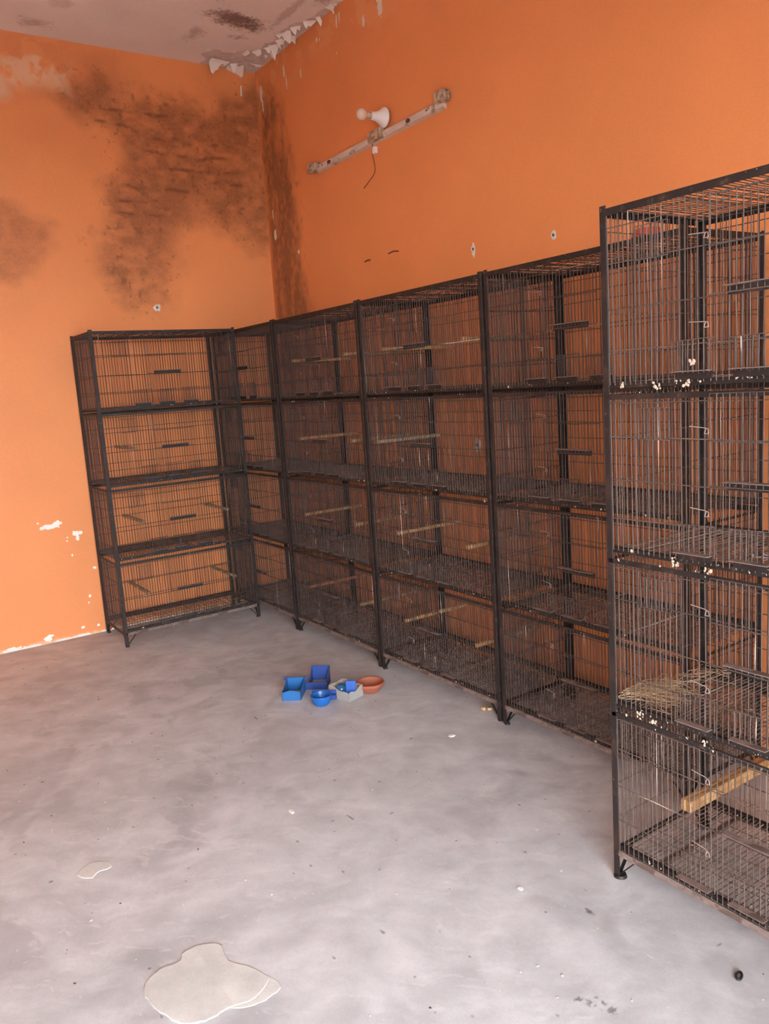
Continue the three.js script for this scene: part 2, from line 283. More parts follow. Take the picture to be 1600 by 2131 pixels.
// paint flakes curling off the ceiling along the corner
{
  const R = rng(5);
  function flake(x, z, w, l, ang, curl) {
    w *= 0.6 + 0.9 * R(); l *= 0.6 + 0.8 * R(); ang += (R() - 0.5) * 1.3;
    const n = 22, edge = [], ph = R() * 40;
    for (let k = 0; k < n; k++) { const u = k / n; let s, t; if (u < 0.4) { s = -0.5 + u * 2.5; t = -0.05 + 0.1 * R(); } else { s = 0.5 - (u - 0.4) / 0.6; t = Math.sqrt(Math.max(0, Math.sin(Math.PI * (s + 0.5)))) * (0.25 + 1.1 * vn(ph + s * 4.5, ph)) + 0.12 * (R() - 0.5); } edge.push(new THREE.Vector2((s + 0.07 * (R() - 0.5)) * w, t * l)); }
    const g = new THREE.ShapeGeometry(new THREE.Shape(edge)), p = g.attributes.position, dr = 0.002 + 0.003 * R(), tw = (R() - 0.5) * 0.5;
    for (let i = 0; i < p.count; i++) { const s = p.getX(i), t = p.getY(i) / l, q = Math.max(0, t) * curl, rr = l / curl, f = t < 0 ? t * l : Math.sin(q) * rr, d = (1 - Math.cos(q)) * rr * (1 + tw * s / w) + dr; p.setXYZ(i, x + Math.cos(ang) * s - Math.sin(ang) * f, RH - d, z + Math.sin(ang) * s + Math.cos(ang) * f); }
    g.computeVertexNormals(); mesh('paint_flake', g, M.flake, ceiling);
  }
  for (const [x, z, w, l, a, c] of [[0.25, 0.40, 0.05, 0.06, 1.2, 1.5], [0.12, 0.29, 0.09, 0.10, 1.7, 1.3], [0.06, 0.17, 0.09, 0.16, 1.9, 1.1], [0.10, 0.19, 0.05, 0.08, 1.5, 1.6], [0.28, 0.20, 0.12, 0.05, 2.5, 1.7], [0.33, 0.15, 0.10, 0.06, 2.6, 1.4], [0.40, 0.11, 0.05, 0.05, 2.2, 1.8], [0.15, 0.05, 0.07, 0.07, 2.0, 1.2], [0.45, 0.09, 0.06, 0.11, 1.9, 1.5], [0.53, 0.10, 0.05, 0.06, 2.4, 1.8], [0.62, 0.12, 0.07, 0.05, 2.7, 1.5], [0.66, 0.10, 0.04, 0.08, 2.0, 1.7], [0.72, 0.09, 0.06, 0.05, 2.6, 1.6], [0.60, 0.05, 0.05, 0.05, 1.7, 1.2], [0.82, 0.05, 0.05, 0.04, 2.5, 1.6], [0.88, 0.035, 0.03, 0.05, 2.2, 1.4], [1.02, 0.045, 0.06, 0.05, 2.7, 1.5], [1.06, 0.03, 0.04, 0.04, 2.4, 1.5], [0.30, 0.06, 0.04, 0.04, 1.6, 1.2], [0.36, 0.05, 0.04, 0.05, 2.1, 1.3]]) flake(x, z, w, l, a, c);
  // one long strip hanging from the biggest flake, and a sliver coming off the wall corner
  const W = new Wires(); W.add([V(0.018, RH - 0.10, 0.115), V(0.016, RH - 0.13, 0.116), V(0.015, RH - 0.16, 0.117)], 0.006, [0.8, 0.74, 0.68]); mesh('paint_flake', W.geo(), M.wire, ceiling);
}
// wall plugs: crumbled plaster ring round a grey plug
function wallPlug(parent, x, y, z, turn, r) {
  const g = new THREE.TorusGeometry(r, r * 0.42, 6, 12); const p = g.attributes.position; for (let i = 0; i < p.count; i++) p.setXYZ(i, p.getX(i) * (0.8 + 0.4 * vn(i * 1.7, r * 900)), p.getY(i) * (0.9 + 0.5 * vn(i * 0.9, 3)), p.getZ(i) * 0.5);
  g.computeVertexNormals(); g.rotateY(turn); g.translate(x, y, z); const m = mesh('wall_plug', g, M.plaster, parent);
  const c = new THREE.CylinderGeometry(r * 0.6, r * 0.6, 0.004, 10); c.rotateX(Math.PI / 2); c.rotateY(turn); c.translate(x, y, z); mesh('plug_hole', c, M.darkGrey, m);
}
M.plaster = std({ color: 0xdcd3c8, roughness: 0.9 });
M.darkGrey = std({ color: 0x5a5654, roughness: 0.7 });
wallPlug(wallLeft, 0.002, 1.966, 0.814, Math.PI / 2, 0.011);
wallPlug(wallRight, 2.063, 1.998, 0.002, 0, 0.010);
wallPlug(wallRight, 2.571, 1.968, 0.002, 0, 0.010);
wallPlug(wallRight, 2.027, 1.081, 0.002, 0, 0.012);
{
  const rust = std({ color: 0x6b3a22, roughness: 0.8 }); M.rust = rust;
  const g = new Wires().add([V(1.38, 2.09, 0.003), V(1.43, 2.094, 0.005), V(1.47, 2.087, 0.004)], 0.004, [0.22, 0.08, 0.03]).geo(); mesh('nail', g, M.wire, wallRight);
  const h = new Wires().add([V(1.145, 2.083, 0.003), V(1.18, 2.088, 0.005), V(1.20, 2.086, 0.004)], 0.0035, [0.22, 0.08, 0.03]).geo(); mesh('nail', h, M.wire, wallRight);
}

// ---------------------------------------------------------------- bird cages
const CH = 1.80, CD = 0.41, TIER = [0.098, 0.52, 0.945, 1.37], LEVEL = [0.08, 0.18, 0.29, 0.375];
const IRON = 0.019;
function angle(h, sx, sz, t = 0.003, a = IRON) {            // L section standing at the origin with legs along sx*x and sz*z
  return merged([chamfered(0, 0, 0, sx * a, h, sz * t, 0.001), chamfered(0, 0, sz * t, sx * t, h, sz * a, 0.001)]);
}
function makeCage({ pos, turn = 0, width: W = 0.87, label, seed, dust = 0.2, dirt = 0.3, disc = 0.012, bearers = false }) {
  const R = rng(seed), t = thing('bird_cage', label, 'cage', pos, turn, 'four-tier bird cages along the walls');
  const WR = 0.00135; let gridTone = false;
  const tone = () => { const k = 0.75 + 0.5 * R(), d = gridTone ? 0.25 + 0.5 * R() * (0.6 + dust) : dust * (0.3 + 0.5 * R()); return [mix(0.042 * k, 0.27, d), mix(0.024 * k, 0.195, d), mix(0.018 * k, 0.16, d)]; };
  const limed = (c) => { if (R() > 0.03 * dirt) return c; const a = R(), b = a + 0.1 + 0.4 * R(); return (u) => (u > a && u < b ? [0.46, 0.38, 0.32] : c); };
  const vwire = (w, x, y0, y1, z, along, bow = 0.0014) => {
    const n = 5, pts = [], o1 = (R() - 0.5) * 2 * bow, o2 = (R() - 0.5) * 2 * bow, ph = R() * 6;
    for (let k = 0; k < n; k++) { const u = k / (n - 1), s = Math.sin(u * Math.PI) * o1 + Math.sin(u * 6.28 + ph) * bow * 0.3, q = Math.sin(u * Math.PI) * o2; pts.push(along === 'x' ? V(x + s, mix(y0, y1, u), z + q) : V(z + q, mix(y0, y1, u), x + s)); }
    w.add(pts, WR, limed(tone()));
  };
  const hwire = (w, a, b, r = WR * 1.1, sag = 0.0025, n = 9) => {
    const pts = [], s = (R() - 0.3) * sag, ph = R() * 6; for (let k = 0; k < n; k++) { const u = k / (n - 1), q = V(mix(a.x, b.x, u), mix(a.y, b.y, u) - s * Math.sin(u * Math.PI) + 0.0007 * Math.sin(u * 17 + ph), mix(a.z, b.z, u)); pts.push(q); }
    w.add(pts, r, limed(tone()));
  };
  // posts, feet, braces
  for (const [x, z, sx, sz] of [[0, 0, 1, -1], [W, 0, -1, -1], [0, -CD, 1, 1], [W, -CD, -1, 1]]) {
    const g = angle(CH - 0.004, sx, sz); g.translate(x, 0.004, z); const post = mesh('post', g, M.iron, t);
    const f = new THREE.CylinderGeometry(disc * 0.85, disc, 0.008, 14); f.translate(x + sx * 0.012, 0.004, z + sz * 0.012); mesh('foot_disc', uvBox(f), M.iron, post);
    const br = new THREE.BoxGeometry(0.1, 0.003, 0.009); br.rotateZ(sx * 0.84); br.translate(x + sx * 0.044, 0.042, z + sz * 0.010); mesh('foot_brace', uvBox(br), M.iron, post);
    const bs = new THREE.BoxGeometry(0.009, 0.003, 0.09); bs.rotateX(-sz * 0.9); bs.translate(x + sx * 0.010, 0.044, z + sz * 0.040); mesh('foot_brace', uvBox(bs), M.iron, post);
  }
  // top frame
  const ty = CH - 0.008;
  mesh('top_rail', merged([chamfered(0.004, ty - 0.018, 0.001, W - 0.004, ty, -0.003), chamfered(0.004, ty - 0.003, -0.003, W - 0.004, ty, -0.019)]), M.iron, t);
  mesh('top_rail', merged([chamfered(0.004, ty - 0.018, -CD + 0.003, W - 0.004, ty, -CD - 0.001), chamfered(0.004, ty - 0.003, -CD + 0.019, W - 0.004, ty, -CD + 0.003)]), M.iron, t);
  for (const s of [0, 1]) { const x = s ? W : 0, q = s ? -1 : 1; mesh('top_rail', merged([chamfered(x, ty - 0.018, -0.019, x + q * 0.004, ty, -CD + 0.026), chamfered(x + q * 0.004, ty - 0.003, -0.026, x + q * 0.019, ty, -CD + 0.026)]), M.iron, t); }
  { // roof mesh
    const w = new Wires(), n = Math.round((W - 0.04) / 0.0135); for (let k = 0; k <= n; k++) { const x = 0.02 + (W - 0.04) * k / n + (R() - 0.5) * 0.002; hwire(w, V(x, ty - 0.004, -0.012), V(x, ty - 0.004, -CD + 0.012), WR, 0.006, 4); }
    for (let k = 0; k < 5; k++) { const z = -0.02 - (CD - 0.04) * k / 4; hwire(w, V(0.01, ty - 0.0065, z), V(W - 0.01, ty - 0.0065, z), WR * 1.2, 0.012); }
    mesh('roof_panel', w.geo(), M.wire, t);
  }
  // tiers
  const tops = [TIER[1] - 0.024, TIER[2] - 0.024, TIER[3] - 0.024, ty - 0.004];
  for (let i = 0; i < 4; i++) {
    const y = TIER[i], top = tops[i];
    // floor grid with its own edge rails and two flat bearers
    const fl = new Wires(), n = Math.round((W - 0.05) / 0.0133);
    for (let k = 0; k <= n; k++) { const x = 0.025 + (W - 0.05) * k / n + (R() - 0.5) * 0.0024; gridTone = true; hwire(fl, V(x, y, -0.02), V(x + (R() - 0.5) * 0.003, y, -CD + 0.02), WR * 1.15, 0.004, 4); }
    for (let k = 0; k < 7; k++) { const z = -0.035 - (CD - 0.07) * k / 6; hwire(fl, V(0.014, y - 0.0026, z), V(W - 0.014, y - 0.0026, z), WR * 1.2, 0.006); }
    gridTone = false;
    const grid = mesh('floor_grid', fl.geo(), M.wire, t);
    const bow = i ? 0.004 : 0.0;
    mesh('floor_rail', chamfered(0.012, y - 0.014, -0.0085, W - 0.012, y + 0.001, -0.022, 0.002), M.iron, grid);
    mesh('floor_rail', chamfered(0.012, y - 0.015, -CD + 0.006, W - 0.012, y + 0.004, -CD + 0.02, 0.002), M.iron, grid);
    if (bearers) for (const bx of [0.15, 0.72]) mesh('bearer', box(bx * W, y - 0.008, -0.022, bx * W + 0.014, y - 0.0045, -CD + 0.02), M.dusty, grid);
    if (i) {
      mesh('tray_rail', merged([chamfered(0.004, y - 0.042, 0.0, W - 0.004, y - 0.028, -0.004), chamfered(0.004, y - 0.042, -0.004, W - 0.004, y - 0.039, -0.018)]), M.iron, t);
      mesh('tray_rail', chamfered(0.004, y - 0.041, -CD + 0.004, W - 0.004, y - 0.022, -CD), M.iron, t);
      for (const s of [0, 1]) mesh('side_runner', box(s ? W - 0.004 : 0.001, y - 0.038, -0.026, s ? W - 0.001 : 0.004, y - 0.03, -CD + 0.026), M.iron, t);
    } else {
      mesh('bottom_rail', merged([chamfered(0.004, 0.068, 0.0, W - 0.004, 0.086, -0.004), chamfered(0.004, 0.068, -0.004, W - 0.004, 0.072, -0.024)]), M.dusty, t);
      mesh('bottom_rail', chamfered(0.004, 0.068, -CD + 0.004, W - 0.004, 0.086, -CD), M.iron, t);
      for (const s of [0, 1]) mesh('bottom_rail', chamfered(s ? W - 0.004 : 0, 0.068, -0.026, s ? W : 0.004, 0.086, -CD + 0.026), M.iron, t);
    }
    // panels: front (with doors and flaps), back, two sides
    const nx = Math.round((W - 0.036) / 0.0158), fr = new Wires(), bk = new Wires();
    const y0 = i ? y - 0.006 : 0.082;
    const door = [0.335 * W + 0.02, 0.64 * W - 0.02];
    for (let k = 0; k <= nx; k++) {
      const x = 0.018 + (W - 0.036) * k / nx;
      if (x > door[0] + 0.004 && x < door[1] - 0.004) { vwire(fr, x + (R() - 0.5) * 0.002, y0, y + 0.175, -0.0055, 'x'); } else vwire(fr, x + (R() - 0.5) * 0.002, y0, top, -0.0055, 'x');
      vwire(bk, x + (R() - 0.5) * 0.002, y0, top, -CD + 0.006, 'x');
    }
    for (const l of LEVEL) { if (y + l > top) continue; hwire(fr, V(0.006, y + l, -0.003), V(W - 0.006, y + l, -0.003), WR * 1.15, 0.004, 13); hwire(bk, V(0.006, y + l + 0.012, -CD + 0.0035), V(W - 0.006, y + l + 0.012, -CD + 0.0035), WR * 1.15, 0.004, 13); }
    const fp = mesh('front_panel', fr.geo(), M.wire, t); mesh('back_panel', bk.geo(), M.wire, t);
    for (const s of [0, 1]) {
      const sd = new Wires(), nz = Math.round((CD - 0.036) / 0.0155), X = s ? W - 0.0055 : 0.0055; for (let k = 0; k <= nz; k++) vwire(sd, -0.018 - (CD - 0.036) * k / nz + (R() - 0.5) * 0.002, y0, top, X, 'z');
      for (const l of LEVEL) { const yy = y + l - 0.006 + (R() - 0.5) * 0.006; hwire(sd, V(s ? W - 0.003 : 0.003, yy, -0.006), V(s ? W - 0.003 : 0.003, yy, -CD + 0.006), WR * 1.1, 0.004, 6); }
      mesh('side_panel', sd.geo(), M.wire, t);
    }
    { // central door: a wire frame hung just proud of the panel
      const d = new Wires(), a = door[0] - 0.006, b = door[1] + 0.006, q = y + 0.182, e = Math.min(y + 0.392, top + 0.006), z = 0.0035, c = tone();
      d.add([V(a, q, z), V(a, e, z), V(b, e, z), V(b, q, z), V(a, q, z)], WR * 1.2, c); const m = Math.round((b - a) / 0.0158);
      for (let k = 1; k < m; k++) vwire(d, a + (b - a) * k / m, q, e, z - 0.0024, 'x', 0.001); hwire(d, V(a, y + 0.285, z), V(b, y + 0.285, z)); mesh('door', d.geo(), M.wire, fp);
      for (const ly of [0.125, 0.315]) { const yy = y + ly, h = new Wires(); h.add([V(a - 0.052, yy + 0.003, 0.003), V(a - 0.012, yy, 0.006), V(a + 0.002, yy - 0.002, 0.012), V(a + 0.004, yy - 0.012, 0.013), V(a - 0.008, yy - 0.013, 0.012), V(a - 0.006, yy - 0.002, 0.009)], WR * 0.9, [0.34, 0.27, 0.23]); mesh('latch', h.geo(), M.wire, fp); }
    }
    { // small hatch on the left
      const d = new Wires(), a = 0.11, b = 0.2, q = y + 0.285, e = y + 0.362, z = 0.003; d.add([V(a, q, z), V(a, e, z), V(b, e, z), V(b, q, z), V(a, q, z)], WR * 1.1, tone()); for (let k = 1; k < 6; k++) vwire(d, a + (b - a) * k / 6, q, e, z - 0.002, 'x', 0.0008); mesh('hatch', d.geo(), M.wire, fp);
    }
    // door shelf and the three feeder flaps: folded plates, dusty on the shelf, painted on the lip
    const flap = (name, x0, x1, yy, lip) => { const s = mesh(name, chamfered(x0, yy - 0.0025, 0.021, x1, yy, -0.001, 0.0008), M.dusty, fp); return s && mesh(name + '_lip', chamfered(x0, yy - lip, 0.0008, x1, yy - 0.0026, -0.0012, 0.0005), M.iron, fp); };
    flap('door_shelf', 0.5 * W - 0.088, 0.5 * W + 0.07, y + 0.197, 0.021);
    for (const c of [0.302, 0.468, 0.634]) {
      const x0 = c * W - 0.046, x1 = c * W + 0.046; flap('feeder_flap', x0, x1, y + 0.02, 0.02);
      const d = new Wires(), a = x0 - 0.008, b = x1 + 0.008, e = y + 0.088 + (R() - 0.5) * 0.008, z = 0.004; d.add([V(a, y + 0.014, z), V(a, e, z), V(b, e + 0.002, z), V(b, y + 0.014, z)], WR * 1.1, tone()); for (let k = 1; k < 8; k++) vwire(d, a + (b - a) * k / 8, y + 0.014, e, z - 0.002, 'x', 0.0008); mesh('feeder_gate', d.geo(), M.wire, fp);
    }
    // droppings crusted on the rails
    const bits = []; const cnt = Math.round((5 + 12 * R()) * dirt);
    for (let k = 0; k < cnt; k++) { const g = new THREE.IcosahedronGeometry(0.0012 + 0.0026 * R() * R(), 0); g.scale(0.8 + 1.4 * R(), 0.5 + 1.8 * R(), 0.6); g.rotateZ(R() * 3); const low = R() < 0.3 && i; g.translate(0.03 + (W - 0.06) * R(), low ? y - 0.024 - 0.012 * R() : y - 0.004 + 0.008 * (R() - 0.5), low ? 0.001 : -0.0045); bits.push(g); }
    for (let k = 0; k < cnt * 2; k++) { const g = new THREE.IcosahedronGeometry(0.0015 + 0.003 * R() * R(), 0); g.scale(1.3, 0.5, 1.3); g.translate(0.03 + (W - 0.06) * R(), y + 0.002, -0.03 - (CD - 0.06) * R()); bits.push(g); }
    if (bits.length) { const b = mesh('droppings', merged(bits), M.dropping, grid); b.userData.kind = 'stuff'; }
  }
  return t;
}
const CAGES = {
  A: { pos: [0.446, 0, 1.366], turn: Math.PI / 2, width: 0.854, label: 'black four-tier wire bird cage standing alone against the left wall', seed: 11, dust: 0.15, dirt: 0.6 },
  B: { pos: [0.012, 0, 0.482], turn: 0, width: 0.868, label: 'cage in the corner, half hidden behind the left-wall cage', seed: 12, dust: 0.2, dirt: 0.8 },
  C: { pos: [0.893, 0, 0.481], turn: 0, width: 0.87, label: 'second cage from the corner on the right wall, with perches in all tiers', seed: 13, dust: 0.18, dirt: 0.9 },
  D: { pos: [1.785, 0, 0.486], turn: 0, width: 0.87, label: 'black wire cage right behind the terracotta dish, middle of the right-wall row', seed: 14, dust: 0.18, dirt: 1.1 },
  E: { pos: [2.675, 0, 0.490], turn: 0, width: 0.87, label: 'black wire cage without perches, next to the nearest cage', seed: 15, dust: 0.18, dirt: 0.8 },
  F: { pos: [3.628, 0, 0.948], turn: 0, width: 0.87, label: 'nearest bird cage at the right edge, pulled out from the wall', seed: 16, dust: 0.46, dirt: 1.4, disc: 0.019, bearers: true },
};
for (const k of Object.keys(CAGES)) makeCage(CAGES[k]);

{ // feathers and crust stuck to the rail of the nearest cage
  const R = rng(88), cage = scene.getObjectByName('bird_cage_005');
  for (const [x, y, z, n, sp, name] of [[0.065, 1.362, 0.002, 7, 0.007, 'droppings'], [0.165, 1.36, 0.002, 10, 0.011, 'droppings'], [0.243, 1.362, 0.002, 8, 0.009, 'droppings'], [0.262, 1.408, 0.006, 12, 0.006, 'feather_tuft'], [0.21, 0.93, 0.002, 7, 0.009, 'droppings'], [0.30, 0.925, 0.002, 7, 0.01, 'droppings'], [0.10, 0.508, 0.002, 8, 0.012, 'droppings'], [0.14, 0.502, 0.002, 7, 0.01, 'droppings'], [0.29, 0.5, 0.002, 6, 0.01, 'droppings']]) {
    const list = []; for (let k = 0; k < n; k++) { const g = new THREE.IcosahedronGeometry(0.0022 + 0.0022 * R(), 1); g.scale(1, 0.6 + 0.8 * R(), 0.45); g.rotateZ(R() * 3); g.translate(x + sp * (R() - 0.5) * 2, y + sp * (R() - 0.5) * 1.6, z); list.push(g); }
    const m = mesh(name, merged(list), M.dropping, cage); m.userData.kind = 'stuff';
  }
}
// ---------------------------------------------------------------- perches (loose sticks laid front to back inside the cages)
function perch(key, tier, lx, label, mat, size = 0.016, skew = 0) {
  const c = CAGES[key], g = thing('wooden_perch', label, 'perch', [0, 0, 0], c.turn, 'wooden perches in the cages');
  const o = V(lx, TIER[tier] + 0.182, 0).applyAxisAngle(V(0, 1, 0), c.turn).add(V(...c.pos)); g.position.copy(o);
  const b = new RoundedBoxGeometry(size, size, CD - 0.03, 1, 0.002); b.rotateY(skew); b.translate(skew * -CD / 2, size / 2 + 0.001, -CD / 2); mesh('stick', uvBox(b), mat, g);
  return g;
}
const NAME = { A: 'left-wall cage', C: 'second cage from the corner', D: 'cage behind the terracotta dish' }, TN = ['bottom', 'third', 'second', 'top'];
for (const [k, tier, lx, side, mat, word, skew] of [
  ['A', 2, 0.185, 'left', 'woodGrey', 'grey'], ['A', 1, 0.185, 'left', 'woodGrey', 'grey'], ['A', 1, 0.707, 'right', 'woodGrey', 'grey'], ['A', 0, 0.172, 'left', 'woodGrey', 'grey'], ['A', 0, 0.715, 'right', 'woodGrey', 'grey'],
  ['C', 3, 0.163, 'left', 'woodPale', 'pale'], ['C', 3, 0.70, 'right', 'woodPale', 'pale'], ['C', 2, 0.18, 'left', 'woodPale', 'pale'], ['C', 2, 0.716, 'right', 'woodPale', 'pale'], ['C', 1, 0.172, 'left', 'woodPale', 'pale'], ['C', 1, 0.704, 'right', 'woodPale', 'pale'], ['C', 0, 0.156, 'left', 'woodRed', 'reddish'], ['C', 0, 0.693, 'right', 'woodPale', 'pale'],
  ['D', 3, 0.161, 'left', 'woodPale', 'pale'], ['D', 3, 0.724, 'right', 'woodPale', 'pale'], ['D', 2, 0.06, 'left', 'woodGrey', 'grey'], ['D', 1, 0.188, 'left', 'woodPale', 'pale'], ['D', 1, 0.694, 'right', 'woodPale', 'pale'], ['D', 0, 0.205, 'left', 'woodPale', 'pale'], ['D', 0, 0.718, 'right', 'woodPale', 'pale'],
]) perch(k, tier, lx, `${word} wooden perch on the ${side} side of the ${TN[tier]} tier, ${NAME[k]}`, M[mat], 0.016, skew || 0);
{ // the thick perch of four sticks in the nearest cage
  const g = thing('wooden_perch', 'thick pale wooden perch of four bundled sticks in the nearest cage', 'perch', [3.628 + 0.222, TIER[0] + 0.184, 0.948], 0, 'wooden perches in the cages');
  for (const [x, y] of [[-0.0075, 0], [0.0075, 0], [-0.0075, 0.015], [0.0075, 0.015]]) { const b = new RoundedBoxGeometry(0.0155, 0.0155, CD - 0.03, 2, 0.004); b.translate(x, y + 0.0095, -CD / 2); mesh('stick', uvBox(b), M.woodPale, g); }
}

// ---------------------------------------------------------------- straw, wrapper and dish left on the cages
{
  const R = rng(41), w = new Wires();
  for (let k = 0; k < 150; k++) {
    const near = R() < 0.7, x = 3.628 + (near ? 0.025 + 0.13 * R() * R() : 0.02 + 0.10 * R()), z = 0.948 - (near ? 0.03 + 0.14 * R() : 0.05 + 0.33 * R()), l = 0.05 + 0.14 * R(), a = near ? (R() - 0.5) * 1.5 : (R() - 0.5) * 3, yy = TIER[1] + 0.004 + 0.008 * R() + (near ? 0.02 * R() : 0.006 * R());
    const pts = []; const cv = (R() - 0.5) * 0.05, up = R() * R() * 0.03; for (let j = 0; j < 5; j++) { const u = j / 4 - 0.5; pts.push(V(clamp(x + Math.cos(a) * l * u - Math.sin(a) * cv * u * u * 4, 3.645, 4.2), Math.max(TIER[1] + 0.007, yy + up * u), clamp(z + Math.sin(a) * l * u + Math.cos(a) * cv * u * u * 4, 0.56, 0.934))); }
    const s = 0.7 + 0.5 * R(); w.add(pts, 0.0006 + 0.0004 * R(), [0.60 * s, 0.43 * s, 0.25 * s], 4);
  }
  const m = mesh('dry_straw', w.geo(), M.wire, scene); m.userData.kind = 'stuff'; tag(m, 'dry yellow straw scattered on the third tier floor of the nearest cage', 'straw');
}
{
  const R = rng(9), g = new THREE.PlaneGeometry(0.085, 0.06, 9, 7), p = g.attributes.position; for (let i = 0; i < p.count; i++) p.setXYZ(i, p.getX(i) + 0.006 * (R() - 0.5), 0.004 + 0.02 * fbm(p.getX(i) * 60 + 3, p.getY(i) * 60, 3), -p.getY(i) + 0.006 * (R() - 0.5));
  g.computeVertexNormals();
  const wm = paint(64, 64, 1, 1, (x, y) => { const n = fbm(x * 5 + 2, y * 6, 3); return n > 0.52 ? [52, 54, 84] : n > 0.42 ? [196, 206, 222] : [236, 232, 226]; });
  const t = mesh('crumpled_wrapper', g, std({ map: wm, roughness: 0.4, side: THREE.DoubleSide }), scene); t.position.set(4.03, TIER[2] + 0.003, 0.868); t.rotation.y = 0.4; tag(t, 'crumpled white and dark blue wrapper lying in the nearest cage', 'wrapper');
}
{
  const g = new THREE.LatheGeometry([[0, 0.026], [0.036, 0.026], [0.044, 0.02], [0.05, 0.001], [0.046, 0.001], [0.04, 0.018], [0, 0.022]].map(([r, y]) => new THREE.Vector2(r, y)), 28);
  const m = mesh('plastic_dish', g, std({ color: 0xb8421e, roughness: 0.6, side: THREE.DoubleSide }), scene); m.position.set(3.372, CH - 0.004, 0.43); tag(m, 'small orange-red dish upside down on top of the cage without perches', 'dish');
}

// ---------------------------------------------------------------- tube light batten and bulb on the long wall
M.batten = std({ map: paint(512, 64, 1.3, 0.06, (x, y) => { let c = [214, 198, 186].map((v) => v * (0.9 + 0.18 * fbm(x * 14, y * 40, 3))); c = mix3(c, [130, 110, 96], 0.7 * smooth(0.66, 0.8, fbm(x * 30 + 4, y * 50, 3))); return c; }), roughness: 0.6 });
M.oldPlastic = std({ map: paint(64, 64, 0.1, 0.1, (x, y) => mix3([200, 178, 152], [150, 126, 100], smooth(0.4, 0.65, fbm(x * 90, y * 60, 3)))), roughness: 0.7 });
M.white = std({ color: 0xf2efec, roughness: 0.35 });
{
  const t = thing('light_batten', 'old cream tube light batten fixed across the orange wall, without its tube', 'light fitting', [0.72, 2.678, 0]);
  const L = 1.2, s = new THREE.Shape(); s.moveTo(0, -0.021); s.lineTo(0.024, -0.015); s.lineTo(0.026, 0.012); s.lineTo(0.02, 0.019); s.lineTo(0, 0.021); s.closePath();
  const g = new THREE.ExtrudeGeometry(s, { depth: L, bevelEnabled: false, steps: 1 }); g.rotateY(Math.PI / 2); g.scale(1, 1, -1); { const ix = g.attributes.position; const a = ix.array; for (let i = 0; i < a.length; i += 9) for (let k = 0; k < 3; k++) { const q = a[i + 3 + k]; a[i + 3 + k] = a[i + 6 + k]; a[i + 6 + k] = q; } g.computeVertexNormals(); }
  const bb = g.attributes.uv, pp = g.attributes.position; for (let i = 0; i < pp.count; i++) bb.setXY(i, pp.getX(i) / 1.3, (pp.getY(i) + 0.03) / 0.06);
  g.computeBoundingBox(); g.translate(-g.boundingBox.min.x, 0, -g.boundingBox.min.z); mesh('channel', g, M.batten, t);
  for (const [x, dx, up, w] of [[-0.02, 0, 0.012, 0.085], [L, 0, 0.028, 0.075]]) {
    const e = new RoundedBoxGeometry(w, 0.052, 0.05, 3, 0.012); const p = e.attributes.position; for (let i = 0; i < p.count; i++) p.setXYZ(i, p.getX(i) + 0.008 * (vn(i * 0.37, x * 9 + 2) - 0.5), p.getY(i) + 0.01 * (vn(p.getX(i) * 90, p.getZ(i) * 90 + x) - 0.5), p.getZ(i));
    e.computeVertexNormals(); e.translate(x, up, 0.026); mesh('tube_holder', uvBox(e, 8), M.oldPlastic, t);
  }
  for (const x of [0.16, 0.93]) { const c = new THREE.CylinderGeometry(0.011, 0.012, 0.006, 12); c.rotateX(Math.PI / 2); c.scale(1.35, 0.9, 1); c.translate(x, 0.0, 0.028); mesh('rust_knockout', c, M.rust, t); }
  for (const x of [0.08, 1.08]) { const c = new THREE.CylinderGeometry(0.0045, 0.0045, 0.004, 10); c.rotateX(Math.PI / 2); c.translate(x, 0.003, 0.0265); mesh('screw_hole', c, M.darkGrey, t); }
  const blk = new RoundedBoxGeometry(0.115, 0.05, 0.03, 2, 0.004); blk.translate(0.655, 0.006, 0.036); mesh('mounting_block', uvBox(blk, 6), M.oldPlastic, t);
  const cl = new RoundedBoxGeometry(0.03, 0.034, 0.02, 2, 0.003); cl.translate(0.605, -0.052, 0.012); mesh('terminal', cl, M.white, t);
  const w = new Wires(), pts = new THREE.CatmullRomCurve3([V(0.60, -0.02, 0.02), V(0.595, -0.07, 0.02), V(0.60, -0.125, 0.014), V(0.592, -0.16, 0.012), V(0.53, -0.195, 0.014), V(0.48, -0.215, 0.012)]).getPoints(20); w.add(pts, 0.0028, [0.25, 0.09, 0.035]); mesh('loose_cord', w.geo(), M.wire, t);
}
